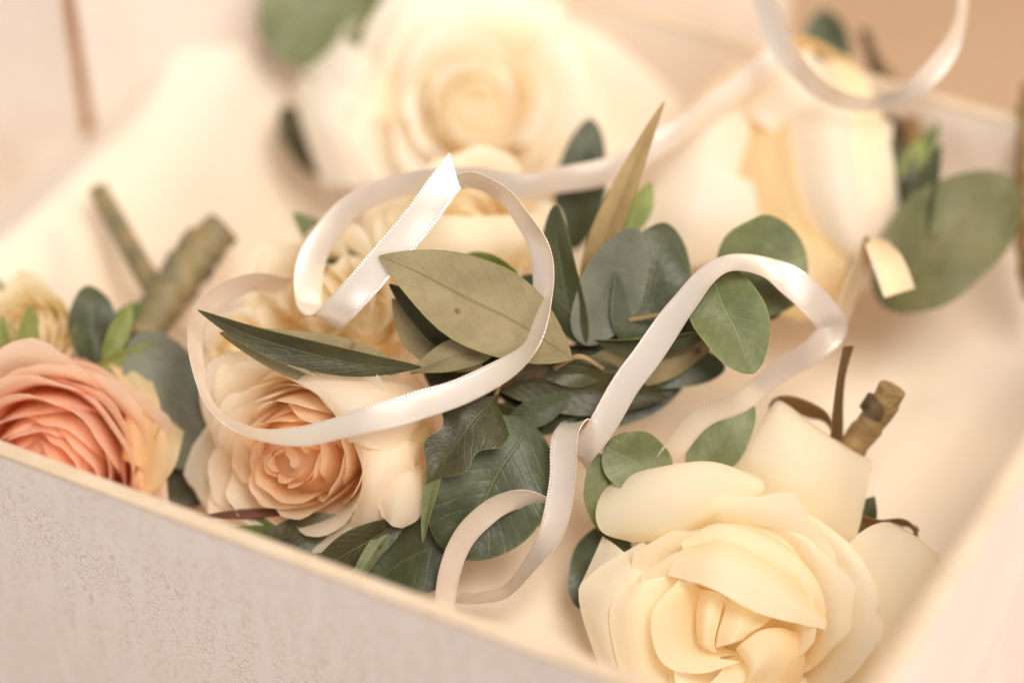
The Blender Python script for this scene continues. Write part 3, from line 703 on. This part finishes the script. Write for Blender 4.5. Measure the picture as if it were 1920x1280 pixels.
fold(143, [(1350, 1120, .6), (1405, 1128, .4), (1445, 1160, .5)], [(1360, 1138, .2), (1400, 1148, .0), (1430, 1172, .15)], [(1346, 1185, -.02), (1382, 1178, -.25), (1408, 1184, -.05)], [(1342, 1214, -.08), (1370, 1206, -.3), (1392, 1199, -.08)])
fold(144, [(1500, 1188, .5), (1510, 1240, .45), (1495, 1300, .5)], [(1462, 1176, .15), (1478, 1236, -.05), (1450, 1296, .1)], [(1424, 1182, -.05), (1448, 1232, -.25), (1424, 1292, .05)], [(1392, 1204, -.1), (1418, 1246, -.42), (1392, 1296, -.1)], [(1380, 1216, .1), (1404, 1258, -.25), (1376, 1302, .1)])
fold(146, [(1470, 1176, .6), (1500, 1230, .5), (1480, 1290, .6)], [(1448, 1186, .35), (1472, 1236, .2), (1446, 1290, .35)], [(1436, 1196, .1), (1462, 1244, -.02), (1440, 1300, .1)])
fold(145, [(1360, 1235, .6), (1400, 1225, .6), (1440, 1240, .6)], [(1350, 1260, .1), (1400, 1262, .05), (1440, 1275, .2)], [(1320, 1290, -.2), (1380, 1300, -.25), (1440, 1305, -.1)])
def B(*a, **k): return leaf(bout, *a, **k)
B((1255, 905, .7), (1135, 835, .4), 1.2, EU, 'round', roll=6, bend=.05, fold=8, seed=51)
B((1150, 1000, .8), (1120, 850, .5), .9, EU, 'egg', roll=10, bend=.05, fold=8, seed=52)
B((1300, 900, 1.0), (1408, 752, 1.0), 1.0, EU, 'egg', roll=-10, bend=.05, fold=8, seed=53)
B((1160, 985, 1.3), (1085, 1140, 1.0), 1.1, EUD, 'egg', roll=10, bend=.05, fold=8, seed=54)
tube(bout, 'stem', [(1520, 960, 1.6), (1590, 850, 1.5), (1650, 770, 1.2), (1674, 728, 1.0)], [.28, .28, .28, .27], M_tape, rings=.14, period=.55, label='taped stem with a dark band')
tube(bout, 'band', [(1636, 776, 1.22), (1652, 752, 1.14)], [.30, .30], M_darkw, seg=6)
ribbon('ribbon_tail', [(1560, 870, 1.3, 30, 0), (1568, 820, 1.2, 30, 2), (1572, 760, 1.1, 30, 2), (1580, 700, 1.0, 30, 3), (1592, 648, .9, 28, 4)], .42, M_bronze, bout)
ribbon('ribbon_loop', [(1580, 880, 1.7, 20, 20), (1560, 800, 1.6, 26, 26), (1520, 765, 1.5, 14, 36), (1470, 752, 1.5, 4, 34), (1450, 790, 1.9, 4, 30)], .5, M_bronze, bout)
ribbon('ribbon_loop', [(1560, 960, 1.6, 4, 34), (1610, 975, 1.3, 2, 32), (1650, 985, 1.2, 2, 30), (1690, 980, 1.1, 6, 24), (1712, 1000, 1.3, 10, 10), (1690, 1015, 1.6, 4, -20)], .42, M_bronze, bout)
L2 = leaf(bout, (1600, 1000, 1.5), (1640, 930, 1.3), .5, EUD, 'olive', seed=55)

# ------------------------------------------------------------------ pink boutonniere, left
pinkb = empty('boutonniere', P(150, 800, 2.6), 'peach pink many petalled rose boutonniere at the left edge behind the box wall', 'boutonniere', GB)
pr, pb_, pm_ = spray_rose(pinkb, P(86, 900, 1.5), camvec(-.06, -.30, 1), 2.3, M_pink, 61, 11, .2, heart=(M_pinkh, M_pinkm), label='peach pink rose with tightly layered petals', ruff=.05)
loft(pr, [[(230, 860, 1.4), (270, 880, 1.4)], [(235, 740, 1.5), (300, 780, 1.4)], [(205, 685, 1.8), (290, 730, 1.7)], [(215, 670, 2.1), (270, 690, 2.0)]], M_yel, seed=62, ruff=.06)
loft(pr, [[(250, 900, 1.6), (270, 940, 1.6)], [(300, 800, 1.5), (325, 880, 1.4)], [(300, 770, 1.8), (345, 810, 1.7)]], M_yel, seed=63, ruff=.06)
bud, _, _ = spray_rose(pinkb, P(35, 625, 2.5), camvec(-.3, .1, .8), 1.05, M_rim, 64, 7, 1.0, label='pale green tinged bud above the pink rose', name='bud')
def A(*a, **k): return leaf(pinkb, *a, **k)
A((180, 690, 2.4), (165, 535, 2.6), 1.0, EUD, 'egg', roll=8, bend=.05, fold=14, seed=65)
A((270, 620, 2.2), (350, 880, 1.9), 1.55, GRY, 'egg', roll=-12, bend=.05, fold=8, seed=66)
A((290, 800, 2.6), (370, 950, 2.3), 1.3, (M_olvd, M_olv), 'egg', roll=-12, bend=.05, fold=8, seed=67)
A((190, 680, 2.0), (245, 570, 2.3), .45, (M_green, M_sepal), 'olive', roll=20, bend=.05, fold=20, seed=68, name='sepal')
A((170, 690, 1.9), (300, 640, 2.2), .4, (M_green, M_sepal), 'olive', roll=20, bend=.1, fold=20, seed=69, name='sepal')
A((40, 690, 2.2), (55, 570, 1.7), .5, (M_green, M_rim), 'olive', roll=20, bend=.05, fold=20, seed=70, name='sepal')
A((10, 690, 2.2), (5, 590, 1.8), .4, (M_green, M_sepal), 'olive', roll=-20, bend=.05, fold=20, seed=71, name='sepal')
A((225, 660, 3.0), (270, 570, 3.2), .9, (M_sepal, M_olvd), 'egg', roll=0, seed=72)
tube(pinkb, 'stem', [(265, 640, 3.0), (310, 560, 3.8), (370, 480, 4.3), (420, 428, 4.5)], [.32, .44, .47, .40], M_tapeg, rings=.25, period=.6, lump=.06, label='thick stem wrapped in grey gold tape')
tube(pinkb, 'twig', [(310, 570, 3.6), (270, 510, 4.2), (225, 430, 4.8), (183, 355, 5.2)], [.26, .23, .22, .2], M_tapeg, label='thin green stem sticking out')
tube(pinkb, 'twig', [(130, 640, 3.2), (60, 590, 3.4), (-30, 505, 3.6)], [.08, .07, .06], M_stem)
ribbon('ribbon_tail', [(350, 620, 3.2, 40, 20), (385, 570, 3.5, 36, 26), (420, 520, 3.8, 34, 30), (440, 480, 4.2, 30, 30)], .5, M_satin, pinkb)

# ------------------------------------------------------------------ ivory rose boutonniere at the back
backb = empty('boutonniere', P(850, 260, 8.5), 'big ivory rose boutonniere out of focus at the back with a sage leaf beside it', 'boutonniere', GB)
dr_, db_, dM_ = tea_rose(backb, P(890, 185, 6.2), camvec(.05, .12, 1), 2.9, M_ivory, 81, 5, 2.4, loose=.7, label='large ivory rose', point=.0, reflex=.7)
petal_of(dr_, M_ivory, 82, [(760, 200, 7.2), (740, 270, 7.2), (760, 340, 7.2)], [(660, 170, 6.2), (640, 250, 6.0), (680, 350, 6.2)], [(575, 150, 6.6), (580, 240, 6.3), (610, 350, 6.6)], [(548, 165, 7.2), (570, 250, 6.9), (620, 385, 7.2)], ruff=.06)
petal_of(dr_, M_ivory, 83, [(760, 150, 7.4), (800, 230, 7.4)], [(670, 90, 6.6), (700, 220, 6.2)], [(640, 60, 6.9), (600, 150, 6.6)], [(690, 30, 7.5), (560, 140, 7.2)], ruff=.05)
petal_of(dr_, M_ivory, 84, [(1000, 120, 7.2), (1010, 200, 7.2), (980, 280, 7.2)], [(1060, 80, 6.6), (1090, 200, 6.4), (1040, 310, 6.6)], [(1080, 50, 7.0), (1110, 190, 6.8), (1070, 330, 7.0)], ruff=.05)
petal_of(dr_, M_ivory, 85, [(800, 100, 7.4), (900, 80, 7.2), (1000, 110, 7.4)], [(760, 20, 6.8), (900, 10, 6.6), (1050, 40, 6.8)], [(740, -20, 7.4), (900, -40, 7.2), (1060, 0, 7.4)], ruff=.05)
def D(*a, **k): return leaf(backb, *a, **k)
D((700, -40, 8.0), (505, 90, 7.2), 2.6, EU, 'round', roll=10, bend=.05, fold=8, seed=91)
D((600, 330, 7.4), (530, 200, 7.6), .9, (M_olvd, M_olv), 'egg', roll=20, bend=.05, fold=8, seed=92)
D((690, 110, 7.8), (700, 150, 7.2), .7, (M_olvd, M_olv), 'egg', roll=20, seed=93)

# ------------------------------------------------------------------ warm cream rose at the right
rightb = empty('boutonniere', P(1500, 350, 7), 'warm cream rose boutonniere seen from its side at upper right with a broad olive leaf', 'boutonniere', GB)
er_, eb_, eM_ = tea_rose(rightb, P(1410, 330, 6.0), camvec(-.45, -.30, 1), 2.1, M_warm, 101, 5, .3, heart=M_creamh, label='warm cream half open rose')
petal_of(er_, M_ivory, 102, [(1520, 110, 5.6), (1580, 120, 5.4), (1630, 150, 5.6)], [(1480, 210, 4.8), (1560, 220, 4.1), (1650, 240, 4.6)], [(1490, 340, 4.5), (1570, 350, 3.7), (1660, 360, 4.3)], [(1530, 440, 4.5), (1590, 450, 3.8), (1650, 440, 4.3)], [(1570, 478, 4.7), (1600, 484, 4.3), (1635, 470, 4.6)])
petal_of(er_, M_ivory, 103, [(1600, 140, 5.4), (1640, 200, 5.4)], [(1630, 220, 4.6), (1680, 290, 5.0)], [(1630, 380, 4.3), (1692, 380, 4.8)], [(1610, 500, 4.3), (1670, 460, 4.7)], [(1560, 580, 4.4), (1625, 545, 4.7)])
petal_of(er_, M_warm, 104, [(1400, 160, 6.4), (1500, 90, 6.4), (1600, 140, 6.4)], [(1390, 130, 5.9), (1500, 70, 5.6), (1600, 120, 5.9)], [(1420, 110, 6.2), (1500, 80, 6.2), (1590, 110, 6.2)])
petal_of(er_, M_ivory, 105, [(1220, 480, 4.4), (1300, 500, 4.0), (1400, 470, 4.4)], [(1205, 400, 4.4), (1300, 400, 3.5), (1420, 400, 4.2)], [(1250, 330, 4.6), (1330, 315, 4.0), (1410, 340, 4.5)])
petal_of(er_, M_glow, 106, [(1420, 560, 4.6), (1500, 600, 4.4), (1570, 580, 4.6)], [(1400, 480, 4.5), (1500, 520, 4.0), (1590, 490, 4.4)], [(1390, 380, 5.2), (1480, 400, 4.8), (1560, 380, 5.0)])
petal_of(er_, M_glow, 108, [(1370, 170, 6.2), (1440, 170, 5.8), (1540, 190, 5.8)], [(1360, 290, 5.4), (1430, 300, 4.9), (1530, 320, 5.0)], [(1390, 420, 5.2), (1460, 440, 4.8), (1550, 460, 5.0)], [(1430, 540, 5.2), (1490, 560, 5.0), (1570, 580, 5.2)])
petal_of(er_, M_ivory, 109, [(1430, 130, 6.0), (1380, 120, 6.2), (1330, 150, 6.4)], [(1410, 230, 5.2), (1320, 220, 5.0), (1250, 250, 5.6)], [(1380, 330, 5.0), (1290, 320, 4.8), (1220, 340, 5.4)], [(1350, 400, 5.2), (1280, 400, 5.1), (1225, 400, 5.4)], ruff=.08)
petal_of(er_, M_glow, 110, [(1440, 160, 5.6), (1490, 150, 5.3)], [(1430, 260, 5.0), (1500, 260, 4.6)], [(1450, 380, 4.7), (1530, 380, 4.3)], [(1500, 500, 4.7), (1560, 480, 4.4)], ruff=.07)
petal_of(er_, M_cream, 120, [(1560, 110, 5.4), (1610, 130, 5.3)], [(1590, 190, 4.5), (1650, 210, 4.5)], [(1600, 300, 4.0), (1676, 310, 4.3)], [(1610, 400, 4.0), (1670, 390, 4.2)], ruff=.06)
petal_of(er_, M_ivory, 121, [(1390, 170, 5.4), (1440, 120, 5.2), (1520, 90, 5.2)], [(1410, 220, 4.9), (1470, 170, 4.6), (1540, 140, 4.6)], [(1450, 250, 4.9), (1500, 210, 4.6), (1560, 190, 4.6)], ruff=.06)
petal_of(er_, M_ivory, 107, [(1615, 235, 4.9), (1630, 275, 4.9)], [(1650, 225, 4.5), (1660, 275, 4.5)], [(1675, 232, 4.7), (1672, 268, 4.7)])
def E(*a, **k): return leaf(rightb, *a, **k)
E((1655, 575, 3.6), (1900, 335, 3.8), 2.2, (M_olvg, M_olvd), 'egg', roll=-18, bend=.05, fold=6, seed=111, label='broad olive green leaf at the right')
E((1690, 560, 3.9), (1765, 270, 4.0), .75, (M_eucd, M_olvd), 'olive', roll=-30, bend=.05, fold=14, seed=112)
E((1560, 150, 7.2), (1540, 20, 7.4), 1.0, (M_eucd, M_olv), 'egg', roll=0, seed=113)
E((1690, 360, 4.8), (1730, 260, 4.9), .55, (M_green, M_sepal), 'olive', roll=10, seed=114, name='sepal')
E((1690, 350, 5.0), (1760, 230, 5.2), .4, (M_sepal, M_sepal), 'olive', roll=10, seed=115, name='sepal')
E((1690, 400, 4.8), (1670, 250, 5.0), .8, (M_olvd, M_olvd), 'egg', roll=10, seed=116, name='sepal')
E((1650, 520, 4.6), (1720, 380, 4.6), .8, (M_olvd, M_olvd), 'egg', roll=10, seed=117)
tube(rightb, 'stem', [(1700, 330, 5.6), (1660, 180, 6.6), (1620, 60, 7.4)], [.16, .14, .12], M_darkw)
tube(rightb, 'twig', [(1720, 290, 5.6), (1700, 200, 6.4), (1640, 120, 7.2)], [.2, .2, .18], M_tape, lump=.05)

edgeb = empty('boutonniere', P(1930, 420, 4.5), 'brown taped stem of a boutonniere cut off by the right edge', 'boutonniere', GB)
tube(edgeb, 'stem', [(1935, 160, 5.2), (1930, 280, 4.8), (1928, 420, 4.6), (1940, 560, 4.6)], [.22, .26, .28, .26], M_tape, rings=.2, period=.6, lump=.05)
leaf(edgeb, (1950, 300, 5.0), (1912, 190, 5.2), .5, (M_olvd, M_olv), 'olive', seed=121)

# ------------------------------------------------------------------ ribbons
ribbon('ribbon', [(1480, 90, 5.0, 25, 55), (1370, 175, 4.5, 25, 50), (1250, 262, 3.8, 22, 52), (1150, 315, 3.2, 10, 58), (1060, 338, 2.8, 5, 55),
    (968, 350, 2.4, -2, 52), (880, 332, 2.2, -8, 48), (785, 342, 1.9, 8, 42), (700, 364, 1.7, 26, 36), (635, 407, 1.5, 42, 34), (592, 468, 1.3, 54, 18),
    (576, 525, 1.1, 60, 4), (582, 575, .85, 60, 10), (612, 600, .5, 55, 35), (655, 560, .2, 54, 50), (720, 490, .05, 55, 50), (790, 405, 0, 55, 48), (830, 352, 0, 54, 48), (866, 304, .1, 54, 46)],
    .59, M_satin, cut1=.42, cut0=0, label='pale satin ribbon arching over the rear roses and ending in a slanted cut', group=GR)
ribbon('ribbon', [(838, 352, .9, -8, 34), (885, 340, .8, -14, 30), (945, 366, .7, -21, 25), (988, 418, .5, -32, 18), (1013, 467, .4, -40, 10), (1019, 520, .25, -42, 0), (1011, 590, 0, -33, -12),
    (996, 645, -.2, -18, -16), (950, 690, -.35, -22, -42), (865, 735, -.5, -15, -57), (780, 758, -.55, -12, -60), (696, 785, -.6, -8, -56), (640, 802, -.6, -7, -48), (551, 819, -.5, -2, -38), (479, 813, -.4, 3, -19),
    (424, 788, -.2, 5, -8), (391, 750, -.05, 9, -5), (374, 699, .1, 15, -2), (367, 644, .3, 21, 2), (373, 602, .5, 25, 8), (393, 572, .8, 26, 18), (430, 545, 1.2, 18, 30), (480, 528, 1.5, 5, 30), (540, 535, 1.9, 0, 30)],
    .59, M_satin, label='satin ribbon circling in a wide open loop over the peach rose and olive leaf', group=GR)
ribbon('ribbon', [(1235, 890, .9, 42, 22), (1264, 842, .75, 44, 26), (1320, 781, .7, 34, 40), (1395, 748, .7, 16, 46), (1470, 690, 1.0, 14, 56), (1533, 650, 1.4, 34, 50), (1562, 620, 1.5, 62, 20), (1545, 590, 1.25, 62, -20), (1494, 537, .85, 50, -46),
    (1430, 500, .7, 14, -40), (1368, 494, .3, -12, -34), (1322, 518, .15, -30, -28), (1283, 567, .1, -43, -24), (1234, 635, .15, -52, -28), (1190, 700, .2, -54, -28), (1140, 775, .2, -50, -28), (1098, 838, .35, -44, -24), (1078, 862, .65, -46, -8), (1072, 838, .95, -50, 0),
    (1086, 797, .8, -52, 6), (1078, 785, .45, -54, 10), (1062, 806, .2, -55, 8), (1056, 840, .1, -55, 4), (1053, 898, 0, -56, 0), (1034, 994, -.1, -50, -16), (989, 1067, .05, -26, -26), (944, 1108, .3, -8, -20), (893, 1121, .6, -2, -14), (850, 1118, .9, 2, -12)],
    .59, M_satin, label='satin ribbon arching beside the sage leaves and twisting down into a hanging curl', group=GR)
ribbon('ribbon', [(836, 1240, .9, 44, 2), (833, 1170, .5, 42, 4), (837, 1117, .3, 42, 6), (848, 1055, .1, 46, 14), (876, 999, 0, 38, 30), (921, 957, 0, 26, 40), (968, 938, .1, 6, 45), (1003, 944, .35, -8, 40), (1012, 962, .7, -14, 32), (1000, 988, .9, -10, 30)],
    .59, M_satin, label='short satin ribbon end curling up from behind the box wall', group=GR)
ribbon('ribbon', [(1405, -90, 3.6, -44, 8), (1432, 0, 3.4, -44, 10), (1460, 78, 3.2, -43, 14), (1500, 128, 3.0, -34, 22), (1550, 176, 3.0, -18, 28), (1615, 194, 3.0, 2, 30), (1690, 182, 2.9, 16, 36), (1732, 152, 2.8, 28, 38), (1772, 106, 2.8, 36, 26), (1797, 55, 2.8, 38, 12), (1804, 5, 2.9, 34, 0), (1796, -60, 3.2, 26, -8)],
    .59, M_satin, label='blurred satin ribbon hanging in a loop at the top right corner', group=GR)
ribbon('ribbon', [(1555, 650, 2.0, 30, 10), (1585, 570, 2.2, 34, 12), (1612, 500, 2.4, 36, 10), (1636, 452, 2.5, 52, -4), (1658, 480, 2.3, 66, -18), (1672, 510, 2.2, 70, -22), (1688, 548, 2.1, 70, -26)],
    .66, M_satinw, label='cream satin ribbon end with a square cut beside the warm cream rose', group=GR)
